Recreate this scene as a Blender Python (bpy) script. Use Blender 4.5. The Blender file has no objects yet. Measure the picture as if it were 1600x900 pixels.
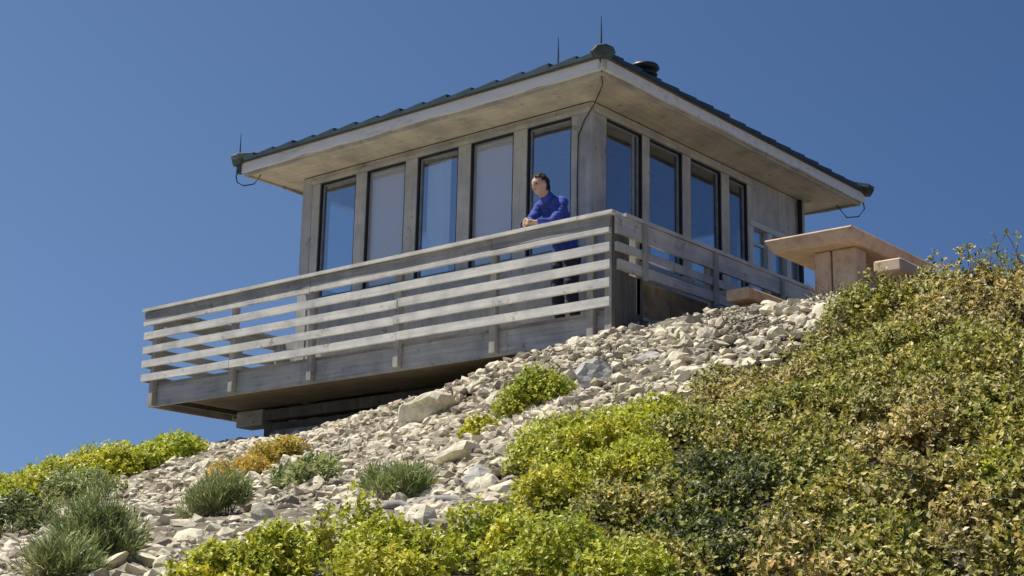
import bpy, bmesh, math, random
import numpy as np
from mathutils import Vector, Matrix, noise as mnoise
random.seed(7); rng = np.random.default_rng(11)
S = bpy.context.scene
COL = S.collection
R = math.radians

# ------------------------------------------------------------------ camera, sky, sun, exposure
CAM = np.array([9.13, -12.596, -4.7185])
YAW, PITCH, ROLL, FPX = -0.7008, 0.2432, 0.0199, 2333.0
_f = np.array([math.sin(YAW)*math.cos(PITCH), math.cos(YAW)*math.cos(PITCH), math.sin(PITCH)])
_r = np.array([math.cos(YAW), -math.sin(YAW), 0.0]); _u = np.cross(_r, _f)
CR = _r*math.cos(ROLL)+_u*math.sin(ROLL); CU = -_r*math.sin(ROLL)+_u*math.cos(ROLL)
cd = bpy.data.cameras.new('camera'); cam = bpy.data.objects.new('camera', cd); COL.objects.link(cam)
cd.sensor_width = 36; cd.lens = FPX/1600*36; cd.clip_end = 6000; cd.clip_start = .1
M4 = Matrix.Identity(4)
for i in range(3):
    M4[i][0] = CR[i]; M4[i][1] = CU[i]; M4[i][2] = -_f[i]; M4[i][3] = CAM[i]
cam.matrix_world = M4
S.camera = cam

SUN = Vector((-.42, -.205, .88)).normalized()        # direction towards the sun
W = bpy.data.worlds.new('World'); S.world = W; W.use_nodes = True
nt = W.node_tree; bg = nt.nodes['Background']; bg.inputs['Strength'].default_value = .078
sky = nt.nodes.new('ShaderNodeTexSky'); sky.sky_type = 'NISHITA'; sky.sun_disc = False
sky.sun_elevation = math.asin(SUN.z); sky.sun_rotation = math.atan2(SUN.x, SUN.y)
sky.altitude = 2400; sky.air_density = 1.0; sky.dust_density = .15; sky.ozone_density = 2.2
# mountain sky: look the sky up a little higher than the horizon haze, and darken it away from the sun
tc = nt.nodes.new('ShaderNodeTexCoord'); mp = nt.nodes.new('ShaderNodeVectorMath'); mp.operation = 'MULTIPLY_ADD'
mp.inputs[1].default_value = (1, 1, .55); mp.inputs[2].default_value = (0, 0, .20)
nm = nt.nodes.new('ShaderNodeVectorMath'); nm.operation = 'NORMALIZE'
nt.links.new(tc.outputs['Generated'], mp.inputs[0]); nt.links.new(mp.outputs[0], nm.inputs[0]); nt.links.new(nm.outputs[0], sky.inputs[0])
dt = nt.nodes.new('ShaderNodeVectorMath'); dt.operation = 'DOT_PRODUCT'; sh = Vector((SUN.x, SUN.y, 0)).normalized()
dt.inputs[1].default_value = sh; nt.links.new(tc.outputs['Generated'], dt.inputs[0])
mr = nt.nodes.new('ShaderNodeMapRange'); mr.inputs[1].default_value = -.12; mr.inputs[2].default_value = .56; nt.links.new(dt.outputs['Value'], mr.inputs[0])
pc = nt.nodes.new('ShaderNodeMixRGB'); nt.links.new(mr.outputs[0], pc.inputs[0]); pc.inputs[1].default_value = (.58, .72, .88, 1); pc.inputs[2].default_value = (.93, .98, 1.02, 1)
pm = nt.nodes.new('ShaderNodeMixRGB'); pm.blend_type = 'MULTIPLY'; pm.inputs[0].default_value = 1
nt.links.new(sky.outputs[0], pm.inputs[1]); nt.links.new(pc.outputs[0], pm.inputs[2]); nt.links.new(pm.outputs[0], bg.inputs[0])
sl = bpy.data.lights.new('sun', 'SUN'); sl.energy = 4.9; sl.angle = R(.53); sl.color = (1, .94, .83)
so = bpy.data.objects.new('sun', sl); COL.objects.link(so)
so.rotation_euler = SUN.to_track_quat('Z', 'Y').to_euler(); so.location = (-10, -10, 30)
S.view_settings.view_transform = 'Standard'; S.view_settings.look = 'None'
S.view_settings.gamma = 1; S.view_settings.exposure = 0.4

def ray(px, py):
    d = _f+CR*(px-800)/FPX-CU*(py-450)/FPX
    return d/math.hypot(d[0], d[1])                    # length 1 on the ground plan
def at(px, py, d): return CAM+ray(px, py)*d

# ------------------------------------------------------------------ materials
def mat(name, rough=.8):
    m = bpy.data.materials.new(name); m.use_nodes = True
    b = m.node_tree.nodes['Principled BSDF']; b.inputs['Roughness'].default_value = rough
    return m, m.node_tree, b
def ramp(nt, fac, stops, interp='LINEAR'):
    n = nt.nodes.new('ShaderNodeValToRGB'); cr = n.color_ramp; cr.interpolation = interp
    while len(cr.elements) < len(stops): cr.elements.new(.5)
    for e, (p, c) in zip(cr.elements, stops): e.position = p; e.color = (*c, 1)
    nt.links.new(fac, n.inputs[0]); return n.outputs[0]
def noise(nt, scale, detail=5, stretch=(1, 1, 1), rough=.6):
    tc = nt.nodes.new('ShaderNodeTexCoord'); mp = nt.nodes.new('ShaderNodeMapping')
    mp.inputs['Scale'].default_value = stretch
    n = nt.nodes.new('ShaderNodeTexNoise'); n.inputs['Scale'].default_value = scale
    n.inputs['Detail'].default_value = detail; n.inputs['Roughness'].default_value = rough
    nt.links.new(tc.outputs['Object'], mp.inputs[0]); nt.links.new(mp.outputs[0], n.inputs['Vector'])
    return n.outputs['Fac']
def mul(nt, a, b, f=1.0, mode='MULTIPLY'):
    n = nt.nodes.new('ShaderNodeMixRGB'); n.blend_type = mode; n.inputs[0].default_value = f
    nt.links.new(a, n.inputs[1]); nt.links.new(b, n.inputs[2]); return n.outputs[0]
def bump(nt, b, h, s=.3, d=.01):
    n = nt.nodes.new('ShaderNodeBump'); n.inputs['Strength'].default_value = s; n.inputs['Distance'].default_value = d
    nt.links.new(h, n.inputs['Height']); nt.links.new(n.outputs[0], b.inputs['Normal'])
def island(nt): return nt.nodes.new('ShaderNodeNewGeometry').outputs['Random Per Island']

def wood(name, dark, lite, axis, rough=.85):
    m, t, b = mat(name, rough)
    st = [(.7, 14, 14), (14, .7, 14), (14, 14, .7)][axis]
    g = noise(t, 1.6, 7, st, .7)
    c = ramp(t, g, [(.28, dark), (.5, tuple((a+q)/2 for a, q in zip(dark, lite))), (.72, lite)])
    bl = ramp(t, noise(t, 2.3, 4), [(.35, (.72, .72, .74)), (.6, (1.05, 1.03, 1.0))])
    c = mul(t, c, bl)
    isl = ramp(t, island(t), [(0, (.84, .85, .87)), (1, (1.1, 1.08, 1.04))])
    kn = ramp(t, noise(t, 5.5, 5, (1, 1, 1), .7), [(.30, (.52, .50, .48)), (.40, (1, 1, 1))]); c = mul(t, c, kn)
    c = mul(t, c, isl)
    t.links.new(c, b.inputs['Base Color']); bump(t, b, g, .35, .006)
    return m
GD, GL = (.23, .225, .215), (.47, .465, .45)
WX = wood('grey_wood_x', GD, GL, 0); WY = wood('grey_wood_y', GD, GL, 1); WZ = wood('grey_wood_z', GD, GL, 2)
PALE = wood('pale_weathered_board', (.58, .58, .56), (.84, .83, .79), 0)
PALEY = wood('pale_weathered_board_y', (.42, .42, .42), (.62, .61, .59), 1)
RIM = wood('rim_wood', (.26, .27, .29), (.50, .51, .53), 0)
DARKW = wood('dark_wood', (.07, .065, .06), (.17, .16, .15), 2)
TRIM = wood('tan_trim', (.44, .43, .38), (.60, .58, .52), 2)
WALLM = wood('wall_siding', (.35, .355, .35), (.52, .52, .505), 2)
SOFF = wood('soffit_ply', (.56, .52, .43), (.76, .71, .61), 0)
SOFFY = wood('soffit_ply_y', (.52, .48, .40), (.72, .67, .57), 1)
def paint(name):
    m, t, b = mat(name, .6)
    g = noise(t, 3, 6, (1, 4, 4)); c = ramp(t, g, [(.25, (.52, .50, .46)), (.42, (.78, .77, .74)), (.7, (.86, .85, .83))])
    t.links.new(c, b.inputs['Base Color']); bump(t, b, g, .2, .004); return m
FASC = paint('weathered_white_paint')
def flat(name, c, rough=.6, metal=0, var=.25, scale=9):
    m, t, b = mat(name, rough); b.inputs['Metallic'].default_value = metal
    g = noise(t, scale, 5)
    t.links.new(ramp(t, g, [(.3, tuple(v*(1-var) for v in c)), (.7, tuple(v*(1+var) for v in c))]), b.inputs['Base Color'])
    return m
ROOF = flat('dark_green_metal_roof', (.028, .05, .055), .45, 0, .5, 3)
CAPM = flat('faded_green_hip_metal', (.05, .075, .07), .5, 0, .35, 5)
BLACK = flat('black_frame', (.012, .014, .017), .45)
SASH = flat('grey_sash', (.30, .31, .32), .5)
WHITE = flat('white_sash', (.55, .56, .55), .55, 0, .1)
CABLE = flat('black_cable', (.02, .02, .022), .6)
METAL = flat('dull_metal', (.12, .13, .14), .4, .6)
INTER = flat('room_inside', (.22, .20, .17), .9)
CURT = flat('pale_curtain', (.86, .85, .83), .9, 0, .04, 3)
STONEW = flat('brown_masonry', (.20, .145, .085), .9, 0, .5, 6)
def glass():
    m = bpy.data.materials.new('window_glass'); m.use_nodes = True; t = m.node_tree; t.nodes.clear()
    o = t.nodes.new('ShaderNodeOutputMaterial'); mx = t.nodes.new('ShaderNodeMixShader')
    tr = t.nodes.new('ShaderNodeBsdfTransparent'); gl = t.nodes.new('ShaderNodeBsdfGlossy')
    tr.inputs[0].default_value = (.90, .93, .94, 1); gl.inputs[0].default_value = (.86, .92, 1.0, 1); gl.inputs['Roughness'].default_value = .015
    mx.inputs[0].default_value = .25
    n = noise(t, 1.3, 2); bp = t.nodes.new('ShaderNodeBump'); bp.inputs['Strength'].default_value = .05; bp.inputs['Distance'].default_value = .02
    t.links.new(n, bp.inputs['Height']); t.links.new(bp.outputs[0], gl.inputs['Normal'])
    t.links.new(tr.outputs[0], mx.inputs[1]); t.links.new(gl.outputs[0], mx.inputs[2]); t.links.new(mx.outputs[0], o.inputs[0])
    return m
GLASS = glass()
def curtain_light():
    m = GLASS.copy(); m.name = 'curtain_light_glass'; t = m.node_tree; out = t.nodes['Material Output']; old = out.inputs[0].links[0].from_socket
    d = t.nodes.new('ShaderNodeBsdfDiffuse'); d.inputs[0].default_value = (.74, .74, .73, 1); mx = t.nodes.new('ShaderNodeMixShader'); mx.inputs[0].default_value = .42  # diffuse white in the pane stands in for daylight on the curtain
    t.links.new(old, mx.inputs[1]); t.links.new(d.outputs[0], mx.inputs[2]); t.links.new(mx.outputs[0], out.inputs[0]); return m
CURTLIT = curtain_light()
def rockmat(name, a, b_, c_):
    m, t, b = mat(name, .92)
    c = ramp(t, island(t), [(0, a), (.18, tuple((p+q)/2*f for p, q, f in zip(a, b_, (.95, 1, 1.06)))), (.4, b_), (.7, c_), (1, tuple(min(.78, v*1.15) for v in c_))])
    s = ramp(t, noise(t, 14, 6, (1, 1, 1), .75), [(.33, (.62, .61, .60)), (.5, (.92, .91, .90)), (.68, (1.1, 1.09, 1.05))])
    lich = ramp(t, noise(t, 5, 4), [(.5, (1, 1, 1)), (.66, (.74, .76, .68))])
    t.links.new(mul(t, mul(t, c, s), lich), b.inputs['Base Color'])
    bump(t, b, noise(t, 26, 6), .5, .02); return m
ROCK = rockmat('pale_rock', (.24, .195, .14), (.52, .455, .34), (.70, .63, .49))
ROCKG = rockmat('grey_rock', (.34, .34, .35), (.38, .38, .38), (.44, .43, .42))
def soil():
    m, t, b = mat('gravelly_soil', .95)
    at_ = t.nodes.new('ShaderNodeAttribute'); at_.attribute_name = 'litter'
    c = ramp(t, noise(t, 3.5, 8, (1, 1, 1), .75), [(.3, (.07, .055, .038)), (.5, (.20, .17, .125)), (.7, (.38, .345, .28))])
    v = ramp(t, noise(t, 30, 5), [(.3, (.5, .5, .5)), (.65, (1.15, 1.15, 1.12))])
    lit = ramp(t, noise(t, 24, 6), [(.35, (.025, .022, .015)), (.65, (.10, .08, .045))])
    mx = t.nodes.new('ShaderNodeMixRGB'); t.links.new(at_.outputs['Fac'], mx.inputs[0]); t.links.new(mul(t, c, v), mx.inputs[1]); t.links.new(lit, mx.inputs[2])
    t.links.new(mx.outputs[0], b.inputs['Base Color']); bump(t, b, noise(t, 22, 8), .8, .05); return m
SOIL = soil()
def leafmat(name, cols, trans=.35, rough=.5):
    m, t, b = mat(name, rough)
    n = len(cols); big_ = ramp(t, noise(t, .9, 4, (1, 1, 1), .6), [(.36, (.93, 1.0, .88)), (.62, (1.04, 1.0, 1.04))])
    c = ramp(t, island(t), [(i/(n-1), k) for i, k in enumerate(cols)])
    pt = ramp(t, noise(t, 2.2, 3), [(.35, (.84, .88, .85)), (.65, (1.25, 1.2, 1.05))])
    c = mul(t, mul(t, c, pt), big_)
    t.links.new(c, b.inputs['Base Color'])
    tl = t.nodes.new('ShaderNodeBsdfTranslucent'); mx = t.nodes.new('ShaderNodeMixShader'); mx.inputs[0].default_value = trans
    t.links.new(c, tl.inputs[0]); t.links.new(b.outputs[0], mx.inputs[1]); t.links.new(tl.outputs[0], mx.inputs[2])
    t.links.new(mx.outputs[0], t.nodes['Material Output'].inputs[0]); return m
LM = {
 'bright': leafmat('bright_green_leaf', [(.15, .19, .02), (.34, .40, .03), (.50, .54, .05), (.60, .58, .12)]),
 'yellow': leafmat('yellow_green_leaf', [(.16, .18, .02), (.38, .42, .03), (.56, .57, .05), (.66, .62, .14)]),
 'olive':  leafmat('olive_leaf', [(.03, .045, .010), (.135, .16, .026), (.33, .34, .052), (.54, .48, .13), (.70, .58, .30)]),
 'tan':    leafmat('tan_olive_leaf', [(.035, .045, .012), (.16, .16, .035), (.40, .345, .09), (.64, .53, .23), (.82, .70, .45)]),
 'dark':   leafmat('dark_green_shade_leaf', [(.025, .045, .012), (.06, .09, .02), (.13, .15, .04), (.36, .34, .15)]),  # dark green, deepened so the colour holds the shade of the hollow
 'grey':   leafmat('grey_green_leaf', [(.10, .14, .04), (.22, .27, .09), (.34, .38, .16), (.50, .50, .28)]),
 'orange': leafmat('orange_leaf', [(.26, .20, .03), (.52, .36, .06), (.60, .44, .10), (.42, .42, .08)]),
}
STEM = flat('brown_stem', (.20, .16, .12), .9)
DRYT = flat('dry_grey_twig', (.26, .22, .18), .9)

# ------------------------------------------------------------------ mesh helpers
class MB:
    def __init__(s): s.v = []; s.f = []
    def quadbox(s, c8):
        n = len(s.v); s.v += [tuple(p) for p in c8]
        s.f += [tuple(n+i for i in q) for q in ((0,3,2,1),(4,5,6,7),(0,1,5,4),(1,2,6,5),(2,3,7,6),(3,0,4,7))]
    def box(s, a, b):
        x0, y0, z0 = [min(p, q) for p, q in zip(a, b)]; x1, y1, z1 = [max(p, q) for p, q in zip(a, b)]
        s.quadbox([(x0,y0,z0),(x1,y0,z0),(x1,y1,z0),(x0,y1,z0),(x0,y0,z1),(x1,y0,z1),(x1,y1,z1),(x0,y1,z1)]); return s
    def tube(s, pts, r, n=8):
        pts = [Vector(p) for p in pts]; rs = r if isinstance(r, (list, tuple)) else [r]*len(pts)
        base = len(s.v)
        for i, p in enumerate(pts):
            d = (pts[min(i+1, len(pts)-1)]-pts[max(i-1, 0)]).normalized()
            a = d.orthogonal().normalized(); b = d.cross(a)
            for k in range(n):
                t = 2*math.pi*k/n; s.v.append(tuple(p+(a*math.cos(t)+b*math.sin(t))*rs[i]))
        for i in range(len(pts)-1):
            for k in range(n):
                s.f.append((base+i*n+k, base+i*n+(k+1) % n, base+(i+1)*n+(k+1) % n, base+(i+1)*n+k))
        s.f.append(tuple(base+k for k in range(n))[::-1]); s.f.append(tuple(base+(len(pts)-1)*n+k for k in range(n))); return s
    def lathe(s, c, prof, n=20):
        base = len(s.v)
        for r, z in prof:
            for k in range(n):
                t = 2*math.pi*k/n; s.v.append((c[0]+r*math.cos(t), c[1]+r*math.sin(t), c[2]+z))
        for i in range(len(prof)-1):
            for k in range(n): s.f.append((base+i*n+k, base+i*n+(k+1) % n, base+(i+1)*n+(k+1) % n, base+(i+1)*n+k))
        s.f.append(tuple(base+k for k in range(n))[::-1]); s.f.append(tuple(base+(len(prof)-1)*n+k for k in range(n))); return s
def wloc(p):
    v = Vector((0, 0, 0))
    while p is not None: v += p.location; p = p.parent
    return v
def build(name, mb, m, parent=None, bev=0, smooth=False, loc=None):
    me = bpy.data.meshes.new(name)
    off = wloc(parent) if parent else Vector(loc or (0, 0, 0))
    me.from_pydata([(a-off.x, b-off.y, c-off.z) for a, b, c in mb.v], [], mb.f); me.update()
    bm = bmesh.new(); bm.from_mesh(me); bmesh.ops.recalc_face_normals(bm, faces=bm.faces)
    if bev:
        bmesh.ops.bevel(bm, geom=[e for e in bm.edges if len(e.link_faces) == 2 and e.calc_face_angle(0) > .6], offset=bev, segments=1, affect='EDGES', profile=.5)
    bm.to_mesh(me); bm.free()
    if smooth:
        for p in me.polygons: p.use_smooth = True
    me.materials.append(m)
    o = bpy.data.objects.new(name, me); COL.objects.link(o)
    if parent: o.parent = parent
    else: o.location = off
    return o
def npmesh(name, V, F, m, parent=None, loc=(0, 0, 0), smooth=False):
    """V (n,3), F (k,3 or 4) arrays -> one mesh object"""
    me = bpy.data.meshes.new(name); off = np.array(wloc(parent)) if parent else np.array(loc, float)
    k = F.shape[1]
    me.vertices.add(len(V)); me.vertices.foreach_set('co', (V-off).astype(np.float32).ravel())
    me.loops.add(F.size); me.loops.foreach_set('vertex_index', F.astype(np.int32).ravel())
    me.polygons.add(len(F)); me.polygons.foreach_set('loop_start', np.arange(0, F.size, k, dtype=np.int32))
    me.polygons.foreach_set('use_smooth', np.full(len(F), smooth, dtype=bool))
    me.update(calc_edges=True); me.materials.append(m)
    o = bpy.data.objects.new(name, me); COL.objects.link(o)
    if parent: o.parent = parent
    else: o.location = off
    return o
def tag(o, label=None, cat=None, group=None, kind=None):
    if label: o['label'] = label
    if cat: o['category'] = cat
    if group: o['group'] = group
    if kind: o['kind'] = kind
    return o
def thing(name, label, cat, loc, group=None):
    o = bpy.data.objects.new(name, None); COL.objects.link(o); o.location = loc; o.empty_display_size = .2
    return tag(o, label, cat, group)

# ------------------------------------------------------------------ ground
cps = []
def col(px, lst):
    for py, d in lst:
        p = at(px, py, d); cps.append(p)
col(-150, [(960, 8), (860, 13), (800, 20)])
col(0,   [(905, 8.6), (830, 13), (765, 20)])
col(200, [(905, 8.3), (820, 13), (725, 20)])
col(400, [(905, 8), (810, 12.5), (745, 16.5), (694, 20.3)])
col(600, [(900, 8), (805, 11), (705, 15), (643, 17.7)])
col(800, [(900, 7.6), (800, 10), (700, 12.5), (610, 14.8), (562, 16.2)])
col(950, [(910, 7.3), (760, 10), (610, 13.4), (524, 15.3)])
col(1150, [(930, 7), (770, 9.3), (610, 12.2), (487, 15.0)])
col(1300, [(950, 7), (740, 9.2), (590, 12), (470, 14.6)])
col(1450, [(960, 7), (760, 8.8), (600, 10.6), (452, 13.2)])
col(1600, [(970, 6.8), (780, 8.2), (590, 10.2), (440, 12.2)])
col(1800, [(980, 6.8), (690, 8.8), (490, 11.5)])
cps += [np.array(p) for p in [(-6.9, 1, -1.85), (-8.5, 3, -2.5), (-4, 1, -1.80), (-2, 1, -1.6), (-.6, .8, -1.35), (0, 2, -.98), (0, 4, -.95),
    (-1, 6.5, -1.1), (-6, 6.5, -2.4), (1.8, 1.8, -1.07), (2.2, 3.5, -1.15), (1, 6, -1.3), (5, 2, -2.0), (5, 6, -3), (9, 1, -3.2), (-12, 0, -3.4), (-11, 6, -4.6), (-6, 11, -4.6), (2, 11, -4.4), (9, 7, -4.8),
    (-15, -6, -4.6), (9.1, -12.6, -6.35), (6, -15, -6.9), (13, -15, -6.9), (9, -18, -7.9), (14, -9, -5.6), (15, -3, -5.0), (0, -16, -7.2), (-8, -14, -6.4), (7, -10.3, -5.35), (10.6, -9.5, -5.2)]]
CP = np.array(cps)
def tps(r2): return np.where(r2 > 1e-12, .5*r2*np.log(np.maximum(r2, 1e-12)), 0)
n = len(CP)
K = tps(((CP[:, None, :2]-CP[None, :, :2])**2).sum(-1))+np.eye(n)*.25
P = np.hstack([np.ones((n, 1)), CP[:, :2]])
sol = np.linalg.solve(np.block([[K, P], [P.T, np.zeros((3, 3))]]), np.concatenate([CP[:, 2], np.zeros(3)]))
WW, AA = sol[:n], sol[n:]
def sm(t): t = np.clip(t, 0, 1); return t*t*(3-2*t)
def ground(x, y):
    x = np.atleast_1d(np.asarray(x, float)); y = np.atleast_1d(np.asarray(y, float)); q = np.stack([x, y], -1)
    z = np.zeros(len(x))
    for i in range(0, len(x), 20000):
        s = slice(i, i+20000)
        z[s] = tps(((q[s, None, :]-CP[None, :, :2])**2).sum(-1))@WW+AA[0]+q[s]@AA[1:]
    rr = np.hypot(x+0, y+5)
    far = -2.6-.32*np.maximum(rr-8, 0)
    far = np.maximum(far, -160+8*np.sin(x*.004)*np.cos(y*.005))
    t = sm((rr-15)/9)
    return z*(1-t)+far*t
def gz(x, y): return float(ground(x, y)[0])
def hit(px, py, lo=5.5, hi=26):
    """first ground point along a line of sight"""
    ds = np.linspace(lo, hi, 500); r_ = ray(px, py); p = CAM+ds[:, None]*r_
    g = ground(p[:, 0], p[:, 1]); k = np.argmax(p[:, 2] <= g) if (p[:, 2] <= g).any() else None
    if k is None:                                       # nearest approach: the crest
        k = int(np.argmin(p[:, 2]-g))
    return p[k, 0], p[k, 1], g[k], ds[k]
def project(Pn):
    d = Pn-CAM; z = d@_f; return 800+FPX*(d@CR)/z, 450-FPX*(d@CU)/z, z
# where the slope is bare stone: outline on the hillside
SCREE = np.array([(-60, 905), (-60, 860), (90, 800), (170, 760), (230, 722), (300, 700), (400, 690), (470, 690), (560, 655), (650, 600), (760, 560), (940, 515), (1040, 490), (1140, 478), (1300, 455),
                  (1350, 450), (1330, 510), (1200, 560), (1110, 640), (1000, 640), (880, 660), (800, 730), (800, 800), (600, 830), (480, 850), (400, 860), (300, 910)], float)
def inpoly(x, y, P_):
    c = np.zeros(len(x), bool); j = len(P_)-1
    for i in range(len(P_)):
        xi, yi = P_[i]; xj, yj = P_[j]
        m_ = ((yi > y) != (yj > y)) & (x < (xj-xi)*(y-yi)/(yj-yi+1e-9)+xi); c ^= m_; j = i
    return c
def axis_pts():
    core = np.arange(-16, 16.01, .14); out = [16*1.14**i for i in range(1, 45)]; out = [v for v in out if v < 4500]
    return np.concatenate([-np.array(out[::-1]), core, np.array(out)])
gx = axis_pts()+1.0; gy = axis_pts()-5.0
X, Y = np.meshgrid(gx, gy, indexing='ij')
Z = ground(X.ravel(), Y.ravel()).reshape(X.shape)
def vn(x, y, s, seed):                                   # smooth value noise
    r0 = np.random.default_rng(seed); T = r0.random((64, 64)); u = x*s; v = y*s
    i = np.floor(u).astype(int); j = np.floor(v).astype(int); a = sm(u-i); b = sm(v-j)
    g = lambda p, q: T[p % 64, q % 64]
    return (g(i, j)*(1-a)+g(i+1, j)*a)*(1-b)+(g(i, j+1)*(1-a)+g(i+1, j+1)*a)*b-.5
Z += (.10*vn(X, Y, 1.3, 1)+.06*vn(X, Y, 3.1, 2))*(np.hypot(X, Y+5) < 40)
nx, ny = X.shape; idx = np.arange(nx*ny).reshape(nx, ny)
F = np.stack([idx[:-1, :-1], idx[1:, :-1], idx[1:, 1:], idx[:-1, 1:]], -1).reshape(-1, 4)
g = npmesh('ground', np.stack([X, Y, Z], -1).reshape(-1, 3), F, SOIL, smooth=True); tag(g, kind='structure')
Pg = np.stack([X, Y, Z], -1).reshape(-1, 3); ux, uy, dd = project(Pg)                 # leaf litter lies where shrubs grow
lt = (~inpoly(ux, uy, SCREE) & (ux > 500) & (ux < 2600) & (dd > 2) & (uy > 300) & ~((Pg[:, 1] > .8) & (Pg[:, 0] < 2.9)))*1.0
at_ = g.data.attributes.new('litter', 'FLOAT', 'POINT'); at_.data.foreach_set('value', lt.astype(np.float32))

# ------------------------------------------------------------------ lookout cabin
CX, CY = -1.139, 1.013          # near corner of the cab
WW_, DD = 5.134, 5.19
X0, X1, Y0, Y1 = CX-WW_, CX, CY, CY+DD
ZS, ZH, ZB, ZD = 1.86, 1.73, .05, -1.06
T = .13
cab = thing('lookout_cabin', 'grey wooden fire lookout cabin with a band of tall windows under a wide hip roof', 'cabin', ((X0+X1)/2, (Y0+Y1)/2, -1.9))
wl = [(-5.915, -5.19), (-4.985, -4.25), (-4.03, -3.30), (-3.085, -2.365), (-2.145, -1.445)]
wr = [(1.295, 2.06), (2.215, 2.965), (3.155, 3.91), (4.105, 4.58)]
def wallbox(a, b, m=WALLM, name='wall', bev=.004):
    return build(name, MB().box(a, b), m, cab, bev)
# front wall (faces -Y): sill wall, header
wallbox((X0, Y0, -1.35), (X1-T, Y0+T, ZB-.05)); wallbox((X0, Y0+.002, ZH), (X1-T, Y0+T, ZS), TRIM)
# right wall (faces +X)
LW0, LW1, LZ0, LZ1 = 4.66, 6.08, -.05, 1.23      # low side window
wallbox((X1-T, Y0, -1.35), (X1, LW0-.06, ZB-.05)); wallbox((X1-T, Y0, ZH), (X1-.002, 4.64, ZS), TRIM)
wallbox((X1-T, 4.64, LZ1+.002), (X1, Y1, ZS)); wallbox((X1-T, LW0-.058, -1.35), (X1, Y1, LZ0-.002))
# back and left walls
wallbox((X0, Y1-T, -1.35), (X1-T-.002, Y1, ZB+.25)); wallbox((X0, Y0+T+.002, -1.35), (X0+T, Y1-T-.002, ZB+.25))
wallbox((X0, Y1-T, ZH-.1), (X1-T-.002, Y1, ZS-.004)); wallbox((X0, Y0+T+.002, ZH-.1), (X0+T, Y1-T-.002, ZS-.004))
for k in range(6):                                       # window band on the two far sides
    a = X0+.002+k*(WW_-T-.3)/5; build('mullion', MB().box((a, Y1-T+.01, ZB+.252), (a+.28, Y1-.004, ZH-.102)), TRIM, cab)
    b = Y0+T+.004+k*(DD-2*T-.3)/5; build('mullion', MB().box((X0+.004, b, ZB+.252), (X0+T-.01, b+.28, ZH-.102)), TRIM, cab)
    if k < 5:
        a1 = X0+.002+(k+1)*(WW_-T-.3)/5; build('pane', MB().box((a+.281, Y1-.07, ZB+.253), (a1-.001, Y1-.064, ZH-.103)), GLASS, cab)
        b1 = Y0+T+.004+(k+1)*(DD-2*T-.3)/5; build('pane', MB().box((X0+.06, b+.281, ZB+.253), (X0+.066, b1-.001, ZH-.103)), GLASS, cab)
build('floor', MB().box((X0+T+.01, Y0+T+.01, -1.0), (X1-T-.01, Y1-T-.01, -.9)), INTER, cab)
build('ceiling', MB().box((X0+T+.01, Y0+T+.01, ZS-.08), (X1-T-.01, Y1-T-.01, ZS-.01)), INTER, cab)
# mullion boards, corner boards
def mull(a, b, proud=.012, nm='mullion'):
    # on the front wall
    m_ = MB().box((a, Y0-proud, ZB-.05), (b, Y0+T-.01, ZH)); build(nm, m_, TRIM, cab, .004)
edges = [X0+.002]+[v for w_ in wl for v in w_]+[X1-T-.002]
for i in range(0, len(edges), 2):
    if i == 0:
        build('corner_board', MB().box((edges[0], Y0-.014, -1.3), (X0+.2, Y0+T, ZS-.01)), WALLM, cab, .005)
        mull(X0+.205, edges[1])
    elif i == len(edges)-2:
        mull(edges[i], edges[i]+.10)
        build('corner_board', MB().box((edges[i]+.103, Y0-.012, -1.3), (X1-.004, Y0+T-.003, ZS-.012)), WALLM, cab, .005)
    else: mull(edges[i], edges[i+1])
re_ = [Y0+.001]+[v for w_ in wr for v in w_]+[4.655]
for i in range(0, len(re_), 2):
    a, b = re_[i], re_[i+1]
    build('corner_board' if i == 0 else 'mullion', MB().box((X1-T+.01, a-(.001 if i else 0.012), ZB-.05), (X1+.013, b, ZH)), WALLM if i == 0 else TRIM, cab, .004)
build('head_trim', MB().box((X0+.2, Y0-.03, ZH+.004), (X1-.01, Y0-.002, ZH+.055)), TRIM, cab, .004)
build('head_trim', MB().box((X1+.001, Y0+.02, ZH+.004), (X1+.03, 4.68, ZH+.055)), TRIM, cab, .004)
build('sill', MB().box((X0+.2, Y0-.04, ZB-.05), (X1-.15, Y0-.014, ZB+.0)), TRIM, cab, .004)
build('sill', MB().box((X1+.015, Y0+.1, ZB-.05), (X1+.045, 4.64, ZB+.0)), TRIM, cab, .004)
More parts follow.
